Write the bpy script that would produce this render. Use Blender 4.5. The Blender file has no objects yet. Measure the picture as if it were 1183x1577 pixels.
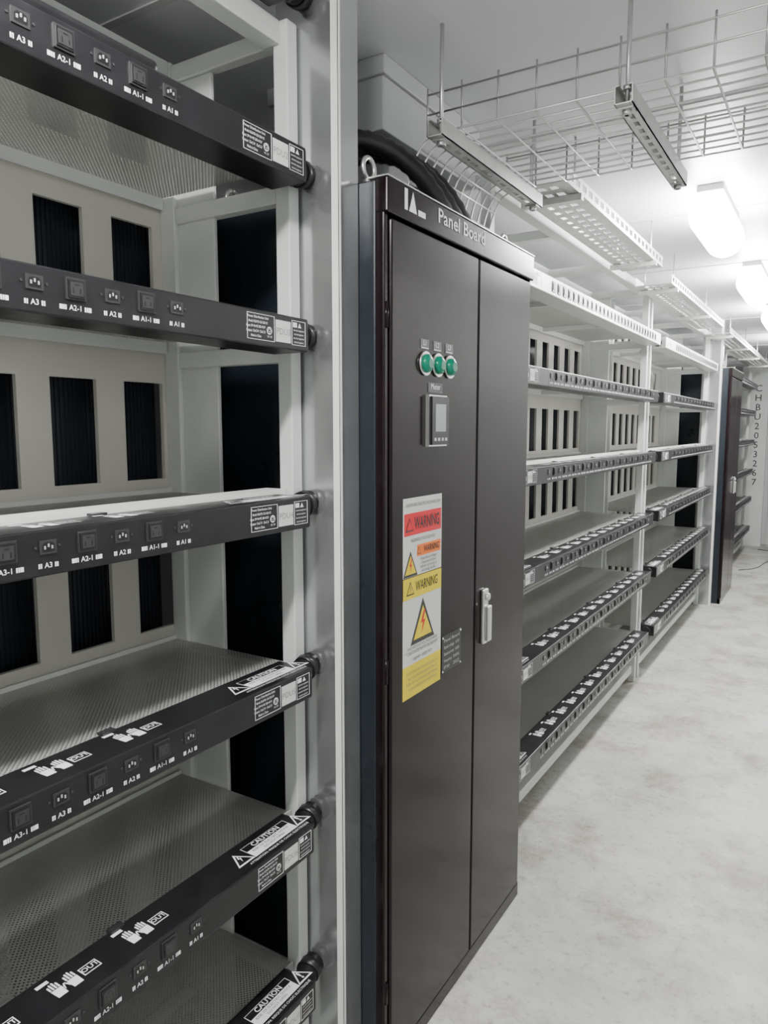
import bpy, math, random
from mathutils import Vector, Matrix
random.seed(3)
D=bpy.data; C=bpy.context; SC=C.scene
# ---------------------------------------------------------------- materials
def mat(name,col,rough=.5,metal=0,var=0,vscale=8,bump=0,bscale=60,emis=0,spec=.5,rvar=.10):
    m=D.materials.new(name); m.use_nodes=True; nt=m.node_tree; b=nt.nodes['Principled BSDF']
    b.inputs['Base Color'].default_value=(*col,1); b.inputs['Roughness'].default_value=rough
    b.inputs['Metallic'].default_value=metal; b.inputs['Specular IOR Level'].default_value=spec
    tc=nt.nodes.new('ShaderNodeTexCoord')
    if var:
        n=nt.nodes.new('ShaderNodeTexNoise'); n.inputs['Scale'].default_value=vscale; n.inputs['Detail'].default_value=5
        r=nt.nodes.new('ShaderNodeValToRGB'); nt.links.new(tc.outputs['Object'],n.inputs['Vector'])
        r.color_ramp.elements[0].position=.3; r.color_ramp.elements[1].position=.7
        r.color_ramp.elements[0].color=(*[max(0,c*(1-var)) for c in col],1)
        r.color_ramp.elements[1].color=(*[min(1,c*(1+var)) for c in col],1)
        nt.links.new(n.outputs['Fac'],r.inputs['Fac']); nt.links.new(r.outputs['Color'],b.inputs['Base Color'])
        if rvar:
            mr=nt.nodes.new('ShaderNodeMapRange'); mr.inputs['To Min'].default_value=max(0.03,rough-rvar); mr.inputs['To Max'].default_value=min(1,rough+rvar)
            nt.links.new(n.outputs['Fac'],mr.inputs['Value']); nt.links.new(mr.outputs['Result'],b.inputs['Roughness'])
    if bump:
        n2=nt.nodes.new('ShaderNodeTexNoise'); n2.inputs['Scale'].default_value=bscale; n2.inputs['Detail'].default_value=4
        bp=nt.nodes.new('ShaderNodeBump'); bp.inputs['Strength'].default_value=bump; bp.inputs['Distance'].default_value=.01
        nt.links.new(tc.outputs['Object'],n2.inputs['Vector']); nt.links.new(n2.outputs['Fac'],bp.inputs['Height']); nt.links.new(bp.outputs['Normal'],b.inputs['Normal'])
    if emis:
        b.inputs['Emission Color'].default_value=(*col,1); b.inputs['Emission Strength'].default_value=emis
    return m
M={}
M['frame']=mat('frame_paint',(.60,.625,.605),.4,0,.05,5)
M['panel']=mat('back_panel_paint',(.55,.535,.49),.5,0,.04,4)
M['black']=mat('pdu_black',(.011,.011,.0125),.33,0,.2,20,spec=.42)
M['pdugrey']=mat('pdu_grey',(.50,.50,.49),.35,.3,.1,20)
M['sock']=mat('socket_black',(.008,.008,.009),.35)
M['sockf']=mat('socket_frame',(.03,.03,.032),.3)
M['cab']=mat('cabinet_black',(.0080,.0038,.0048),.17,0,.15,2,spec=.22,rvar=.03)
M['cabin']=mat('cabinet_side_black',(.012,.016,.022),.3,0,.2,3,spec=.35)
M['white']=mat('print_white',(.85,.85,.85),.5)
M['silver']=mat('brushed_silver',(.7,.7,.68),.3,.9)
M['galv']=mat('galvanised_steel',(.62,.62,.61),.36,.7,.12,14)
M['zinc']=mat('zinc_wire',(.66,.66,.66),.3,.8)
M['pillar']=mat('pillar_steel',(.54,.55,.56),.18,.8,.16,3.5,rvar=.08)
M['trim_glint']=mat('edge_trim_and_glint',(.86,.86,.83),.35,.1)
M['ceil']=mat('ceiling_paint',(.68,.69,.71),.34,0,.03,2)
M['wall']=mat('wall_paint',(.55,.56,.56),.5,0,.04,2)
M['duct']=mat('duct_paint',(.42,.43,.44),.5)
M['fin']=mat('fin_dark',(.028,.034,.044),.3,.1)
M['lamp']=mat('lamp_diffuser',(1,.99,.97),.4,0,emis=105)
M['lamph']=mat('lamp_housing',(.8,.8,.8),.4)
M['green']=mat('indicator_green',(.0,.17,.10),.15,emis=.12)
M['screen']=mat('lcd_screen',(.36,.41,.39),.2)
M['red']=mat('label_red',(.68,.006,.018),.5)
M['orange']=mat('label_orange',(.85,.18,.015),.5)
M['yellow']=mat('label_yellow',(.76,.60,.005),.5)
M['ink']=mat('label_ink',(.03,.03,.03),.5)
M['inkg']=mat('label_ink_grey',(.20,.20,.20),.5)
M['stick']=mat('sticker_white',(.66,.66,.65),.45)
M['door']=mat('end_door_dark',(.10,.09,.10),.5)
M['rubber']=mat('black_conduit',(.012,.012,.013),.35)
def perfmat(name,col,scale,hole,metal=.3):
    m=mat(name,col,.42,metal,.06,6); nt=m.node_tree; b=nt.nodes['Principled BSDF']; out=nt.nodes['Material Output']
    tc=nt.nodes.new('ShaderNodeTexCoord'); mp=nt.nodes.new('ShaderNodeMapping'); mp.inputs['Rotation'].default_value=(0,0,math.radians(45))
    vo=nt.nodes.new('ShaderNodeTexVoronoi'); vo.voronoi_dimensions='2D'; vo.inputs['Scale'].default_value=scale; vo.inputs['Randomness'].default_value=0
    lt=nt.nodes.new('ShaderNodeMath'); lt.operation='LESS_THAN'; lt.inputs[1].default_value=hole
    tr=nt.nodes.new('ShaderNodeBsdfTransparent'); mx=nt.nodes.new('ShaderNodeMixShader')
    L=nt.links.new
    L(tc.outputs['Object'],mp.inputs['Vector']); L(mp.outputs['Vector'],vo.inputs['Vector']); L(vo.outputs['Distance'],lt.inputs[0])
    L(lt.outputs[0],mx.inputs[0]); L(b.outputs[0],mx.inputs[1]); L(tr.outputs[0],mx.inputs[2]); L(mx.outputs[0],out.inputs['Surface'])
    return m
M['perf']=perfmat('perforated_shelf',(.45,.455,.435),140,.29)
def floormat():
    m=mat('floor_epoxy',(.6,.6,.58),.45); nt=m.node_tree; b=nt.nodes['Principled BSDF']; L=nt.links.new
    tc=nt.nodes.new('ShaderNodeTexCoord')
    def noise(s,d=6,dist=0,ro=.68):
        n=nt.nodes.new('ShaderNodeTexNoise'); n.inputs['Scale'].default_value=s; n.inputs['Detail'].default_value=d; n.inputs['Distortion'].default_value=dist
        n.inputs['Roughness'].default_value=ro
        L(tc.outputs['Object'],n.inputs['Vector']); return n
    def ramp(n,p0,p1,c0,c1):
        r=nt.nodes.new('ShaderNodeValToRGB'); r.color_ramp.elements[0].position=p0; r.color_ramp.elements[1].position=p1
        r.color_ramp.elements[0].color=(*c0,1); r.color_ramp.elements[1].color=(*c1,1); L(n.outputs['Fac'],r.inputs['Fac']); return r
    a=ramp(noise(2.0,8,0),.38,.62,(.40,.405,.38),(.54,.54,.515))
    bb=ramp(noise(2.3,14,0,.78),.48,.63,(1,1,1),(.48,.42,.31))
    c=ramp(noise(30,8,0),.54,.68,(1,1,1),(.48,.42,.32))
    def mul(x,y,f=1):
        k=nt.nodes.new('ShaderNodeMixRGB'); k.blend_type='MULTIPLY'; k.inputs[0].default_value=f; L(x.outputs[0],k.inputs[1]); L(y.outputs[0],k.inputs[2]); return k
    k=mul(mul(a,bb,.8),c,.6); L(k.outputs[0],b.inputs['Base Color'])
    r=nt.nodes.new('ShaderNodeMapRange'); r.inputs['To Min'].default_value=.25; r.inputs['To Max'].default_value=.6
    L(noise(5,6).outputs['Fac'],r.inputs['Value']); L(r.outputs['Result'],b.inputs['Roughness'])
    bp=nt.nodes.new('ShaderNodeBump'); bp.inputs['Strength'].default_value=.2; bp.inputs['Distance'].default_value=.004
    L(noise(40,6).outputs['Fac'],bp.inputs['Height']); L(bp.outputs['Normal'],b.inputs['Normal'])
    return m
M['floor']=floormat()
# ---------------------------------------------------------------- mesh builder
TX={}
def txt(body,bold):
    k=(body,bold)
    if k in TX: return TX[k]
    cu=D.curves.new('t','FONT'); cu.body=body; cu.size=1; cu.align_x='CENTER'; cu.align_y='CENTER'; cu.resolution_u=2; cu.offset=bold
    ob=D.objects.new('t',cu); SC.collection.objects.link(ob); dg=C.evaluated_depsgraph_get()
    me=D.meshes.new_from_object(ob.evaluated_get(dg))
    r=([tuple(v.co) for v in me.vertices],[tuple(p.vertices) for p in me.polygons])
    D.objects.remove(ob); D.curves.remove(cu); D.meshes.remove(me); TX[k]=r; return r
class MB:
    def __init__(s): s.v=[];s.f=[];s.m=[];s.sm=[];s.mats=[]
    def mi(s,k):
        if k not in s.mats: s.mats.append(k)
        return s.mats.index(k)
    def face(s,idx,k,sm=False): s.f.append(idx); s.m.append(s.mi(k)); s.sm.append(sm)
    def box(s,x0,x1,y0,y1,z0,z1,k):
        b=len(s.v)
        for x in(x0,x1):
            for y in(y0,y1):
                for z in(z0,z1): s.v.append((x,y,z))
        for q in((0,1,3,2),(4,6,7,5),(0,4,5,1),(2,3,7,6),(0,2,6,4),(1,5,7,3)): s.face([b+i for i in q],k)
    def tube(s,pts,r,k,n=8,cap=True):
        pts=[Vector(p) for p in pts]; N=len(pts); rs=r if isinstance(r,(list,tuple)) else [r]*N
        up=None; b=len(s.v)
        for i,p in enumerate(pts):
            t=(pts[min(i+1,N-1)]-pts[max(i-1,0)]).normalized()
            if up is None:
                up=t.orthogonal().normalized()
            up=(up-t*up.dot(t)).normalized(); w=t.cross(up)
            for j in range(n):
                a=2*math.pi*j/n; s.v.append(tuple(p+up*math.cos(a)*rs[i]+w*math.sin(a)*rs[i]))
        for i in range(N-1):
            for j in range(n):
                a=b+i*n+j; c=b+i*n+(j+1)%n; s.face([a,c,c+n,a+n],k,True)
        if cap:
            s.face([b+j for j in range(n)][::-1],k); s.face([b+(N-1)*n+j for j in range(n)],k)
    def poly(s,pts,k):
        b=len(s.v); s.v+= [tuple(p) for p in pts]; s.face(list(range(b,b+len(pts))),k)
    def text(s,body,size,o,xd,yd,k,sx=1,bold=0.0,width=None):
        vs,fs=txt(body,bold); o=Vector(o); xd=Vector(xd); yd=Vector(yd); b=len(s.v)
        if width:
            w=max(v[0] for v in vs)-min(v[0] for v in vs); sx=width/(w*size)
        for v in vs: s.v.append(tuple(o+xd*v[0]*size*sx+yd*v[1]*size))
        for f in fs: s.face([b+i for i in f],k)
    def build(s,name,parent=None,bevel=0):
        me=D.meshes.new(name); me.from_pydata(s.v,[],s.f); 
        for k in s.mats: me.materials.append(M[k])
        me.polygons.foreach_set('material_index',s.m); me.polygons.foreach_set('use_smooth',s.sm); me.update()
        ob=D.objects.new(name,me); SC.collection.objects.link(ob)
        if parent: ob.parent=parent
        if bevel:
            md=ob.modifiers.new('b','BEVEL'); md.width=bevel; md.segments=2; md.limit_method='ANGLE'
        return ob
def empty(name,loc=(0,0,0)):
    e=D.objects.new(name,None); SC.collection.objects.link(e); e.empty_display_size=.1; return e
def bez(p0,p1,p2,p3,n=12):
    p0,p1,p2,p3=map(Vector,(p0,p1,p2,p3)); r=[]
    for i in range(n+1):
        t=i/n; r.append(p0*(1-t)**3+p1*3*t*(1-t)**2+p2*3*t*t*(1-t)+p3*t**3)
    return r
YD=(0,1,0); ZD=(0,0,1); XN=(-1,0,0)
# ---------------------------------------------------------------- room
XL,XR,YB,YE,H=-1.74,.66,-2.4,12.0,2.69
def room(name,*a):
    m=MB(); m.box(*a); return m.build(name)
room('floor',XL-.1,XR+.1,YB-.1,YE+.1,-.1,0,'floor')
m=MB(); m.box(XL-.1,XR+.1,YB-.1,YE+.1,H,H+.1,'ceil')
m.build('ceiling')
m=MB()
for y in (-1.2,.05,1.3,2.55,3.8,5.05,6.3,7.55,8.8,10.05,11.3): m.box(XL,XR,y-.012,y+.012,H-.004,H,'wall')
m.build('trim_glint_1')
room('wall_left',XL-.1,XL,YB,YE,0,H,'wall'); room('wall_right',XR,XR+.1,YB,YE,0,H,'wall')
room('wall_back',XL,XR,YB-.1,YB,0,H,'wall')
m=MB(); m.box(XL,XR,YE,YE+.1,0,H,'wall'); m.build('wall_end')
# end door
m=MB(); m.box(-.84,.5,YE-.05,YE-.002,0,2.2,'frame'); m.box(-.80,-.18,YE-.07,YE-.05,.03,2.16,'door'); m.box(-.14,.46,YE-.07,YE-.05,.03,2.16,'door')
m.tube([(-.24,YE-.10,.3),(-.24,YE-.10,2.0)],.015,'silver'); m.tube([(-.08,YE-.10,.3),(-.08,YE-.10,2.0)],.015,'silver')
for z in(.5,1.8): m.box(-.27,-.05,YE-.12,YE-.07,z,z+.04,'silver')
m.build('door_1')
# container number panel
m=MB(); m.box(-1.25,-.9,11.75,11.8,.0,2.6,'frame')
for i,ch in enumerate("CHBU2053267"): m.text(ch,.13,(-1.03,11.745,2.25-i*.133),(1,0,0),ZD,'ink',bold=.005)
m.build('container_number_panel')
# ---------------------------------------------------------------- racks
PZ=[2.245,1.89,1.505,1.11,.73,.325]
def slotted(mb,x,y0,y1,z0,z1,ys,zs,k,sh):
    t=.012; zl=z0
    for i,(c,d) in enumerate(zs):
        zh=z1 if i==len(zs)-1 else (d+zs[i+1][0])/2
        cur=y0
        for a,b in ys:
            a+=sh[i]; b+=sh[i]
            mb.box(x,x+t,cur,a,zl,zh,k); mb.box(x,x+t,a,b,zl,c,k); mb.box(x,x+t,a,b,d,zh,k); cur=b
        mb.box(x,x+t,cur,y1,zl,zh,k); zl=zh
def rack(y0,y1,slots,z_top=2.58):
    e=empty('server_rack'); fr=MB(); P='frame'
    for ya in (y0,y1-.036):
        fr.box(-1.122,-1.082,ya,ya+.036,0,z_top,P); fr.box(-1.5,-1.45,ya-.0,ya+.036,0,z_top,P)
        for z in PZ+[z_top]: fr.box(-1.45,-1.122,ya+.003,ya+.033,z-.048,z-.008,P)
        fr.box(-1.45,-1.325,ya+.012,ya+.024,0,z_top-.048,P)
    for x in(-1.15,-1.5):
        fr.box(x,x+.048,y0+.036,y1-.036,z_top-.05,z_top,P); fr.box(x,x+.048,y0+.036,y1-.036,.06,.11,P)
    n=max(1,round((y1-y0)/.8))
    for i in range(1,n):
        yy=y0+(y1-y0)*i/n; fr.box(-1.452,-1.15,yy-.02,yy+.02,z_top-.045,z_top-.005,P)
    fr.build('frame',e,.003)
    sh=MB()
    for z in PZ:
        sh.box(-1.486,-1.104,y0+.04,y1-.04,z+.018,z+.0195,'perf')
    sh.build('perforated_shelves',e)
    lp=MB()
    for zi,z in enumerate(PZ):
        lp.box(-1.103,-1.099,y0+.04,y1-.04,z-.02,z+.024,'frame')
        lp.box(-1.488,-1.484,y0+.04,y1-.04,z-.01,z+.03,'frame')
        if zi==2: lp.box(-1.16,-1.1015,y0+.04,y1-.04,z+.0245,z+.044,'trim_glint')  # pale strip on this level only: grazing lamp reflection painted as a part
        for i in range(1,n):
            yy=y0+(y1-y0)*i/n; lp.box(-1.484,-1.104,yy-.01,yy+.01,z-.006,z+.016,'frame')
    lp.build('shelf_lips',e)
    bp=MB(); zs=[(z+.055,z+.30) for z in sorted(PZ)]; zs[-1]=(2.335,2.48)
    slotted(bp,-1.512,y0,y1,.05,z_top,slots,zs,'panel',[.05,.05,.04,.018,0,0]); bp.build('back_panel',e)
    fn=MB(); fn.box(-1.60,-1.585,y0,y1,.05,z_top,'fin')
    y=y0+.01
    while y<y1-.01: fn.box(-1.585,-1.581,y,y+.006,.05,z_top,'fin'); y+=.012
    fn.build('cooling_fins',e)
    return e
def slotlist(y0,y1,first,pitch,w):
    r=[]; y=first
    while y+w<y1-.055: 
        if y>y0+.06: r.append((y,y+w))
        y+=pitch
    return r
rack(-1.2,1.378,slotlist(-1.2,1.38,.993-10*.2,.2,.121))
rack(2.45,4.96,slotlist(2.45,4.95,2.56,.2,.11))
rack(5.02,7.50,slotlist(5.02,7.45,5.13,.2,.11))
rack(8.62,11.3,slotlist(8.62,11.25,8.73,.2,.11))
# ---------------------------------------------------------------- PDU
def warntri(mb,c,h,xd,yd,k_out,k_in,off=(0,0,0)):
    c=Vector(c); xd=Vector(xd); yd=Vector(yd); o=Vector(off)
    w=h*1.12
    mb.poly([c-xd*w/2-yd*h/2, c+xd*w/2-yd*h/2, c+yd*h/2],k_out)
    c2=c+o-yd*h*.04
    mb.poly([c2-xd*w*.38-yd*h*.36, c2+xd*w*.38-yd*h*.36, c2+yd*h*.36],k_in)
def bolt(mb,c,h,xd,yd,k):
    c=Vector(c); xd=Vector(xd); yd=Vector(yd)
    P=[(.08,.5),(-.2,-.02),(.0,-.0),(-.12,-.5),(.2,.1),(.0,.08),(.2,.5)]
    mb.poly([c+xd*a*h+yd*b*h for a,b in P][::-1],k)
def hand(mb,o,w,xd,yd,k):
    o=Vector(o); xd=Vector(xd); yd=Vector(yd)
    def P(pts): mb.poly([o+xd*a*w+yd*b*w for a,b in pts],k)
    for s in(-1,1):
        cx=s*.27
        P([(cx-.17,-.35),(cx+.15,-.35),(cx+.17,-.05),(cx+.17,.05),(cx-.18,.05),(cx-.18,-.1)])
        for i in range(4):
            a=cx-.18+i*.095; L=(.28,.36,.38,.3)[i]
            P([(a,.08),(a+.06,.08),(a+.06,L),(a+.03,L+.04),(a,L)])
        P([(cx-s*.19,-.2),(cx-s*.18,-.05),(cx-s*.25,.1),(cx-s*.27,.05)])
def pdu(y0,y1,z,num,near=True,k='black'):
    xf=-1.0; xb=-1.097; zt=z+.035; zb=z-.035
    b=MB(); b.box(xb,xf,y0,y1,zb,zt,k)
    ob=b.build('power_distribution_unit',None,.003)
    d=MB()
    d.box(xb+.004,xf-.004,y1,y1+.004,zb+.004,zt-.004,'sockf')
    n=int((y1-y0-.42)/.067)
    sgn=-1 if near else 1
    ye=y1 if near else y0
    for i in range(n):
        y=ye+sgn*(.375+.067*i); kk=i//2+1; big=i%2==1; zc=z+.009
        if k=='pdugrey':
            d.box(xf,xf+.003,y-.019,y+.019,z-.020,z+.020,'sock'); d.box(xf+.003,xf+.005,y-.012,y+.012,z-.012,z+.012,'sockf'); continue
        if big:
            w,h=.017,.0165
            d.box(xf,xf+.003,y-w,y+w,zc-h,zc+h,'sockf'); d.box(xf+.003,xf+.005,y-w+.003,y+w-.003,zc-h+.003,zc+h-.003,'sock')
            d.box(xf+.005,xf+.0058,y-.011,y+.011,zc-.010,zc+.010,'sockf')
            for (a,c,wy,hz) in((-.006,-.003,.001,.004),(.006,-.003,.001,.004),(0,.006,.004,.001)):
                d.box(xf+.0058,xf+.006,y+a-wy,y+a+wy,zc+c-hz,zc+c+hz,'sock')
            lab="A%d-1"%kk
        else:
            w,h=.014,.0105
            d.box(xf,xf+.002,y-w,y+w,zc-h,zc+h,'sockf')
            d.poly([(xf+.0024,y-.010,zc-.007),(xf+.0024,y+.010,zc-.007),(xf+.0024,y+.010,zc+.003),(xf+.0024,y+.006,zc+.007),(xf+.0024,y-.006,zc+.007),(xf+.0024,y-.010,zc+.003)],'sock')
            for a in(-.006,0,.006): d.box(xf+.0024,xf+.0034,y+a-.0012,y+a+.0012,zc-.003+(.003 if a==0 else 0),zc+.002+(.003 if a==0 else 0),'pdugrey')
            for a in(-.020,.020): d.tube([(xf,y+a,zc),(xf+.0015,y+a,zc)],.0022,'sockf',8)
            lab="A%d"%kk
        d.text(lab,.0115,(xf+.0007,y,z-.019),YD,ZD,'white',bold=.01)
        g=.0185 if big else .0135
        for s in(-1,1):
            d.box(xf,xf+.0006,y+s*g-.0028,y+s*g+.0028,z-.0225,z-.0155,'white')
            d.box(xf+.0006,xf+.0008,y+s*g-.0004,y+s*g+.0004,z-.0225,z-.0155,'black')
        if big: 
            for s in(-1,1): d.box(xf,xf+.0006,y+s*(g+.0063)-.0025,y+s*(g+.0063)+.0025,z-.0225,z-.0155,'white')
    if near: a=y1-.195
    else: a=y0+.05
    q=xf+.0006
    def frame(ya,yb,za,zb2,k2='white',t=.0009):
        d.box(xf,q,ya,yb,zb2-t,zb2,k2); d.box(xf,q,ya,yb,za,za+t,k2); d.box(xf,q,ya,ya+t,za,zb2,k2); d.box(xf,q,yb-t,yb,za,zb2,k2)
    frame(a,a+.082,z-.024,z+.027)
    for i,t in enumerate(["Power Distribution Unit","Model: KLB-PD-12U-32A-Y3","Input: 3P+N+PE 380-415V","Output: 12xC19  12xC13","Made in China"]):
        d.text(t,.0068,(q,a+.029+ (0.003 if i<2 else -.004),z+.020-i*.0092),YD,ZD,'white',bold=.01,width=(.062 if i==0 else .056 if i<4 else .03) )
    d.tube([(xf,a+.066,z-.003),(q,a+.066,z-.003)],.0078,'white',14); d.box(q,q+.0002,a+.0605,a+.0715,z-.0075,z+.0015,'black')
    d.text("CE",.009,(q+.0004,a+.066,z-.003),YD,ZD,'white'); d.text("UL US",.0055,(q,a+.066,z-.015),YD,ZD,'white')
    d.box(xf,q,a+.086,a+.134,z-.022,z+.022,'stick')
    d.text("PDU%d"%num,.019,(q+.0003,a+.110,z-.001),YD,ZD,'inkg')
    frame(a+.138,a+.184,z-.024,z+.027)
    d.box(xf,q,a+.142,a+.155,z+.013,z+.023,'white'); d.poly([(q,a+.158,z+.013),(q,a+.170,z+.013),(q,a+.164,z+.023)],'white')
    for i in range(4): d.text("electrical equipment",.0058,(q,a+.161,z+.007-i*.0082),YD,ZD,'white',width=.036-.004*(i%2))
    zt2=zt+.0005
    if k=='black':
        c0=a+.095 if near else a+.09; xc=-1.05
        T=(0,1,0)
        for t in(-1,1):
            warntri(d,(xc,c0+t*.098,zt2),.046,T,XN,'white','black',(0,0,.0003))
        bolt(d,(xc,c0-.098,zt2+.0006),.026,T,XN,'white'); d.text("!",.034,(xc+.004,c0+.098,zt2+.0006),T,XN,'white',bold=.03)
        def box2(ya,yb,xa,xb2,kk2,zz): d.poly([(xa,ya,zz),(xb2,ya,zz),(xb2,yb,zz),(xa,yb,zz)],kk2)
        box2(c0-.072,c0+.072,xc-.024,xc+.024,'white',zt2); box2(c0-.0705,c0+.0705,xc-.0228,xc-.004,'black',zt2+.0003)
        d.text("CAUTION",.020,(xc-.013,c0,zt2+.0006),T,XN,'white',bold=.015)
        d.text("RISK OF ELECTRIC SHOCK",.010,(xc+.004,c0,zt2+.0006),T,XN,'ink',width=.12)
        d.text("DO NOT OPEN",.010,(xc+.015,c0,zt2+.0006),T,XN,'ink')
        d.text("ATTENTION: RISQUE DE CHOC ELECTRIQUE",.009,(xc+.033,c0,zt2+.0003),T,XN,'white',width=.2)
        i=0
        while True:
            yy=ye+sgn*(.47+.15*i); i+=1
            if not(y0+.05<yy<y1-.05): break
            hand(d,(xc,yy,zt2),.054,T,XN,'white')
            box2(yy-.034,yy-.012,xc-.034,xc-.026,'white',zt2)
            for (p,qq,r2,s2) in((yy+.030,yy+.064,xc-.010,xc+.012),): box2(p,qq,r2,s2,'white',zt2); box2(p+.002,qq-.002,r2+.002,s2-.002,'black',zt2+.0003)
            d.text("OUT",.015,(xc+.001,yy+.047,zt2+.0006),T,XN,'white',bold=.01)
    if near:
        d.tube([(-1.052,y1+.004,z),(-1.053,y1+.016,z)],.031,'rubber',8)
        pts=bez((-1.053,y1+.014,z),(-1.055,y1+.03,z+.002),(-1.06,y1+.04,z+.010),(-1.065,y1+.078,z+.012),30)
        d.tube(pts,[.0235 if i%2 else .0275 for i in range(len(pts))],'rubber',16)
        d.tube([pts[18],pts[26]],.031,'rubber',14)
    else:
        d.tube([(-1.05,y0,z),(-1.05,y0-.02,z)],.026,'rubber',12)
    yy=y0+.1
    while yy<y1:
        d.box(xb-.004,xb+.012,yy,yy+.03,zt,zt+.004,'sockf'); yy+=.60
    d.build('fittings_and_legend',ob)
    return ob
for i,z in enumerate([2.62]+PZ): pdu(-1.1,1.300,z,i+1)
for y0,y1 in((2.51,4.915),(5.08,7.455)):
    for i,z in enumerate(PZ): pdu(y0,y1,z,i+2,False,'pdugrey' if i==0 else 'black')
for i,z in enumerate(PZ): pdu(8.7,11.2,z,i+2,False)
m=MB(); m.box(-1.09,-1.012,-1.1,.915,2.2845,2.303,'black'); m.build('cable_cover',None,.008)
# ---------------------------------------------------------------- pillars
def pillar(y):
    m=MB(); m.box(-1.147,-.975,y,y+.075,0,H-.001,'pillar')
    m.box(-.993,-.973,y-.004,y,0,H-.001,'trim_glint'); m.box(-.975,-.972,y-.004,y+.003,0,H-.001,'trim_glint'); 
    return m.build('steel_pillar')
pillar(1.384); pillar(7.52)
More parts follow.
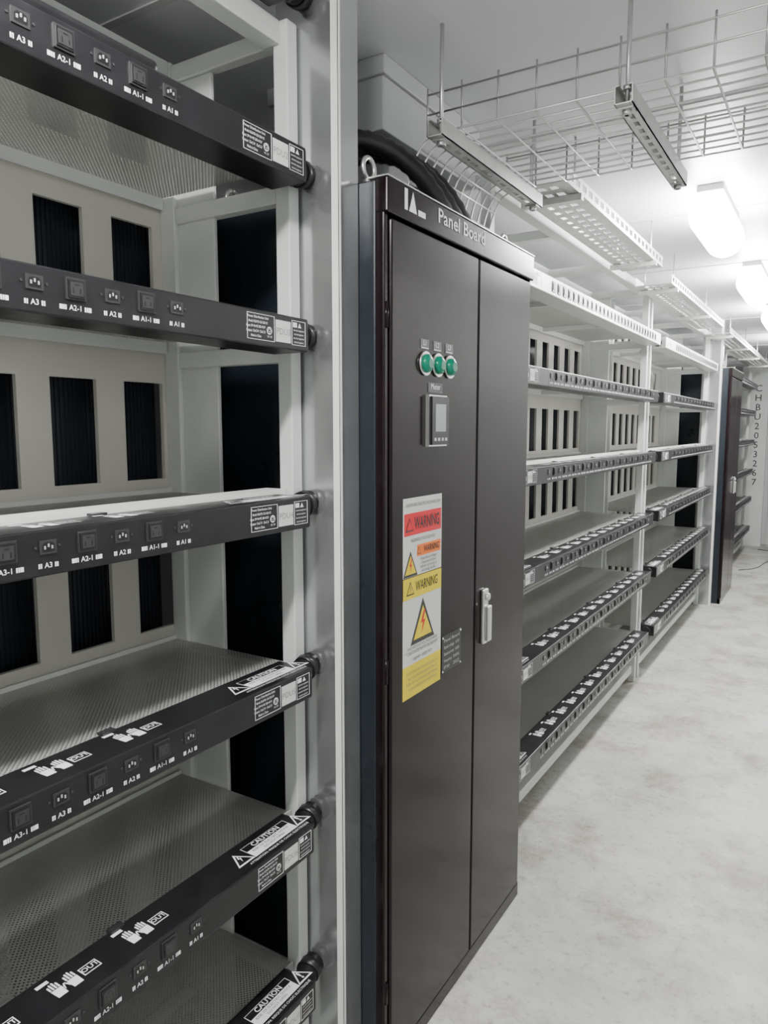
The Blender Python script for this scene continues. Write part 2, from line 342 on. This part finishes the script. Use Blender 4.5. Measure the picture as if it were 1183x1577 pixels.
# ---------------------------------------------------------------- cabinet
def cabinet(y0,y1,full=True):
    e=empty('electrical_cabinet'); xb,xf=-1.5,-.9; ym=y0+(y1-y0)*.545; top=2.25
    b=MB(); b.box(xb,xf-.03,y0,y1,.0,top,'cabin')
    b.box(xf-.03,xf-.006,y0,y0+.018,0,top-.06,'cab'); b.box(xf-.03,xf-.006,y1-.014,y1,0,top-.06,'cab')
    b.box(xf-.03,xf-.004,y0,y1,0,.05,'cab')
    b.box(xf-.03,xf+.004,y0-.002,y1+.002,top-.075,top+.003,'cab')
    b.build('body',e,.004)
    d=MB(); d.box(xf-.022,xf,y0+.022,ym-.003,.055,top-.082,'cab'); d.box(xf-.022,xf,ym+.003,y1-.018,.055,top-.082,'cab'); d.build('doors',e,.005)
    t=MB()
    t.box(xf-.05,xf+.005,y0-.002,y1+.002,top+.003,top+.006,'galv')
    for (x,y) in((-.98,y0+.05),(-.98,y1-.06),(-1.42,y0+.06)):
        t.tube([(x,y,top),(x,y,top+.02)],.014,'silver',12)
        pts=[(x,y+.024*math.sin(a),top+.045+.024*math.cos(a)) for a in [i*math.pi*2/20 for i in range(21)]]
        t.tube(pts,.006,'silver',8)
    for z in(.25,1.1,1.95): t.tube([(xf-.008,y0+.012,z-.03),(xf-.008,y0+.012,z+.03)],.006,'cab',8)
    if full:
        q=xf+.0048
        t.box(xf+.004,q,y0+.075,y0+.088,2.198,2.246,'white'); t.poly([(q,y0+.094,2.198),(q,y0+.132,2.198),(q,y0+.113,2.246)],'white'); t.box(xf+.004,q,y0+.140,y0+.175,2.198,2.211,'white')
        t.text("Panel Board",.050,(q+.0003,y0+.385,2.222),YD,ZD,'white',bold=.012,width=.285)
        for i,(y,l) in enumerate(((1.645,"L1"),(1.712,"L2"),(1.779,"L3"))):
            t.tube([(xf,y,1.852),(xf+.006,y,1.852)],.030,'silver',24)
            t.tube([(xf+.006,y,1.852),(xf+.014,y,1.852),(xf+.020,y,1.852)],[.024,.022,.012],'green',24)
            t.box(xf,xf+.001,y-.022,y+.022,1.888,1.912,'sockf'); t.text(l,.018,(xf+.0014,y,1.902),YD,ZD,'white')
            t.box(xf+.001,xf+.0013,y-.018,y+.018,1.8885,1.891,'white')
        t.box(xf,xf+.010,1.652,1.752,1.644,1.775,'silver'); t.box(xf+.010,xf+.018,1.656,1.748,1.648,1.771,'sock')
        t.box(xf+.018,xf+.0185,1.674,1.730,1.682,1.752,'screen')
        for i in range(4): t.box(xf+.018,xf+.0195,1.666+i*.020,1.676+i*.020,1.658,1.666,'pdugrey')
        t.box(xf,xf+.0015,1.663,1.741,1.782,1.806,'sockf'); t.text("Meter",.021,(xf+.002,1.702,1.796),YD,ZD,'white')
        a,bb=1.540,1.744; c=(a+bb)/2
        def S(ya,yb,z0,z1,k,o=.0): t.box(xf,xf+.0008+o,ya,yb,z0,z1,k)
        X=lambda o=.0016:xf+o
        S(a,bb,1.318,1.518,'stick'); S(a+.004,bb-.004,1.424,1.480,'red',.0004)
        t.text("CAUTION RISK OF ELECTRIC SHOCK & ARC FLASH",.012,(X(),c,1.500),YD,ZD,'ink',width=.18)
        t.text("WARNING",.044,(X(.0018),c+.02,1.451),YD,ZD,'ink',bold=.02,width=.135)
        warntri(t,(X(.0016),a+.03,1.452),.036,YD,ZD,'ink','red',(.0004,0,0))
        t.text("HAZARDOUS VOLTAGE INSIDE",.012,(X(),c,1.410),YD,ZD,'ink',width=.13)
        S(a+.07,bb-.006,1.366,1.396,'orange',.0004); t.text("WARNING",.024,(X(.0018),c+.045,1.381),YD,ZD,'ink',bold=.02,width=.085)
        warntri(t,(X(.0016),a+.078,1.382),.02,YD,ZD,'ink','orange',(.0004,0,0))
        warntri(t,(X(.001),a+.036,1.352),.066,YD,ZD,'ink','yellow',(.0005,0,0)); bolt(t,(X(.002),a+.036,1.347),.035,YD,ZD,'red')
        for i,s in enumerate(["Hazardous voltage.","Disconnect power","before servicing or","working inside."]): t.text(s,.011,(X(),c+.03,1.358-i*.0105),YD,ZD,'ink',width=.09-.01*(i%2))
        S(a,bb,1.125,1.316,'stick'); S(a,bb,1.262,1.316,'yellow',.0004)
        t.text("WARNING",.036,(X(.0018),c+.02,1.289),YD,ZD,'ink',bold=.015,width=.12); warntri(t,(X(.0016),a+.035,1.290),.036,YD,ZD,'ink','yellow',(.0004,0,0))
        t.text("!",.022,(X(.0026),a+.035,1.286),YD,ZD,'ink',bold=.02)
        warntri(t,(X(.001),c,1.197),.115,YD,ZD,'ink','yellow',(.0005,0,0)); bolt(t,(X(.002),c,1.190),.062,YD,ZD,'red')
        for i,s in enumerate(["HAZARDOUS VOLTAGE INSIDE","CAN CAUSE DEATH OR SERIOUS"]): t.text(s,.011,(X(),c,1.133-i*.013),YD,ZD,'ink',width=.16)
        S(a,bb,1.090,1.124,'stick'); t.text("INJURY - KEEP OUT",.011,(X(),c,1.102),YD,ZD,'ink',width=.1)
        S(a,bb,1.004,1.090,'yellow')
        for i,s in enumerate(["DO NOT OPEN THE COVER WHEN POWER IS ON.","ONLY QUALIFIED PERSONNEL MAY SERVICE.","TURN OFF ALL POWER BEFORE OPENING.","CLOSE COVER BEFORE ENERGIZING."]): t.text(s,.010,(X(),c,1.068-i*.014),YD,ZD,'inkg',width=.17-.015*(i%2))
        t.box(xf,xf+.0012,1.752,1.872,1.015,1.12,'sock')
        for i,s in enumerate(["Panel Board","Rated voltage   415V","Rated current  1600A","Frequency   50/60Hz","IP30    2022"]): t.text(s,.013,(xf+.0016,1.812,1.105-i*.019),YD,ZD,'pdugrey',width=.095)
        for yy in(1.757,1.867):
            for zz in(1.02,1.115): t.tube([(xf,yy,zz),(xf+.003,yy,zz)],.003,'silver',8)
    yh=ym+.06
    h=MB(); h.box(xf,xf+.012,yh-.017,yh+.017,1.035,1.205,'silver'); h.box(xf+.012,xf+.026,yh-.013,yh+.013,1.045,1.155,'silver')
    h.tube([(xf+.012,yh,1.182),(xf+.022,yh,1.182)],.012,'galv',16); h.build('handle',e,.004)
    t.build('fittings_and_labels',e)
    return e
cabinet(1.462,2.385)
cabinet(7.62,8.5,False)
m=MB(); m.box(-1.50,-1.11,1.785,2.38,2.50,2.64,'duct'); m.box(-1.51,-1.10,1.775,2.39,2.64,H-.001,'duct'); m.box(-1.46,-1.19,1.95,2.36,2.256,2.50,'duct'); m.build('ventilation_duct',None,.003)
m=MB()
for o in(0,.075,.15):
    pts=bez((-1.22,1.53+o*.6,2.257),(-1.20,1.55+o*.6,2.46),(-1.00,1.68+o,2.50),(-.97,1.92+o*.8,2.257),40)
    m.tube(pts,[.023 if i%2 else .026 for i in range(len(pts))],'rubber',14)
m.build('power_cables')
# ---------------------------------------------------------------- wire mesh tray
m=MB(); zt=2.462; r=.0028; ya,yb=1.80,2.34
ny=11
P3=((-.93,0,zt),(-1.01,0,zt),(-1.03,0,zt-.06),(-1.05,0,zt-.18))
for i in range(ny+1):
    y=ya+(yb-ya)*i/ny
    pts=[(XR-.005,y,zt),(-.93,y,zt)]+[(p.x,y,p.z) for p in bez(*P3,10)[1:]]
    m.tube(pts,r,'zinc',6)
for zz in(.05,.10):
    for y in(ya,yb): m.tube([(XR-.005,y,zt+zz),(-.98,y,zt+zz)],r,'zinc',6)
x=-.98
while x<XR:
    m.tube([(x,ya,zt+.115),(x,ya,zt-.003),(x,yb,zt-.003),(x,yb,zt+.115)],r,'zinc',6); x+=.10
for p in bez(*P3,10)[2::2]:
    m.tube([(p.x,ya,p.z),(p.x,yb,p.z)],r,'zinc',6)
m.build('wire_mesh_cable_tray')
def strut(x,y0,y1,z):
    m=MB(); w=.0205
    m.box(x-w,x-w+.0025,y0,y1,z-.041,z,'galv'); m.box(x+w-.0025,x+w,y0,y1,z-.041,z,'galv')
    y=y0; m.box(x-w,x-.006,y0,y1,z-.041,z-.0385,'galv'); m.box(x+.006,x+w,y0,y1,z-.041,z-.0385,'galv')
    while y<y1: m.box(x-.006,x+.006,y,min(y+.018,y1),z-.041,z-.0385,'galv'); y+=.05
    m.box(x-w+.0025,x-.010,y0,y1,z-.0025,z,'galv'); m.box(x+.010,x+w-.0025,y0,y1,z-.0025,z,'galv')
    for yy in(y0+.035,y1-.035):
        m.tube([(x,yy,z-.055),(x,yy,H-.001)],.0055,'zinc',8)
        for zz in(z-.05,z+.004): m.tube([(x,yy,zz-.005),(x,yy,zz+.005)],.012,'zinc',6)
        m.box(x-.018,x+.018,yy-.018,yy+.018,z-.045,z-.041,'zinc')
    return m.build('strut_hanger')
strut(-.905,1.70,2.42,2.455); strut(-.46,1.76,2.44,2.455)
def ptray(x0,x1,y0,y1,z):
    m=MB(); k='galv'; t=.0025
    m.box(x0,x0+t,y0,y1,z,z+.05,k); 
    for (za,zb) in((z,z+.015),(z+.037,z+.05)): m.box(x1-t,x1,y0,y1,za,zb,k)
    xs=[x0+t,x0+.045,x0+.07,(x0+x1)/2-.012,(x0+x1)/2+.012,x1-.07,x1-.045,x1-t]
    for i in range(0,8,2): m.box(xs[i],xs[i+1],y0,y1,z,z+t,k)
    y=y0
    while y<y1:
        for i in(1,3,5): m.box(xs[i],xs[i+1],y,min(y+.035,y1),z,z+t,k)
        m.box(x1-t,x1,y,min(y+.03,y1),z+.015,z+.037,k)
        y+=.075
    y=y0+.15
    while y<y1:
        for x in(x0+.02,x1-.02): m.tube([(x,y,z-.02),(x,y,H-.001)],.004,'zinc',8)
        m.box(x0-.01,x1+.01,y-.012,y+.012,z-.025,z-.003,k); y+=1.2
    return m.build('perforated_cable_tray')
ptray(-1.02,-.82,2.46,4.0,2.50); ptray(-1.06,-.86,4.45,6.6,2.50); ptray(-1.06,-.86,7.0,11.3,2.50)
# ---------------------------------------------------------------- lamps
for y in(-1.4,.35,3.65,5.3,6.95,9.2):
    far=y>1; rr=.085 if far else .045
    m=MB(); m.box(-.52-rr*.6,-.52+rr*.6,y-.27,y+.27,H-.03,H-.001,'lamph'); ob=m.build('ceiling_lamp',None,.004)
    g=MB(); N=16; pts=[]; rs=[]
    for i in range(N+1):
        a=-math.pi/2+math.pi*i/N; yy=math.sin(a)*rr*.8; pts.append((-.52,y+(.22 if a>0 else -.22)*(1 if abs(a)>1e-6 else -1)+yy,H-.032-rr)); rs.append(max(.004,rr*math.cos(a)))
    g.tube(pts,rs,'lamp',24); g.build('diffuser',ob)
    l=D.lights.new('lamp_light','AREA'); l.shape='RECTANGLE'; l.size=.10; l.size_y=.5; l.energy=12 if far else 26; l.color=(1,.99,.97)
    lo=D.objects.new('lamp_light',l); SC.collection.objects.link(lo); lo.location=(-.52,y,H-.04-2*rr-.01); lo.parent=ob
m=MB(); m.tube(bez((-.95,9.6,.005),(-.6,9.9,.005),(-.9,10.3,.005),(-.5,10.8,.005),20)+bez((-.5,10.8,.005),(-.3,11.0,.005),(-.6,11.3,.005),(-.9,11.4,.005),16)[1:],.004,'rubber',8); m.build('floor_cable')
# ---------------------------------------------------------------- world, camera
w=D.worlds.new('w'); SC.world=w; w.use_nodes=True; w.node_tree.nodes['Background'].inputs[0].default_value=(.8,.85,.9,1); w.node_tree.nodes['Background'].inputs[1].default_value=.3
cd=D.cameras.new('camera'); cam=D.objects.new('camera',cd); SC.collection.objects.link(cam); SC.camera=cam
cam.location=(0,0,1.69); cam.rotation_euler=(math.radians(90-6.5),0,math.radians(31.8)); cd.lens=1130/1577*36; cd.sensor_width=36; cd.clip_start=.01
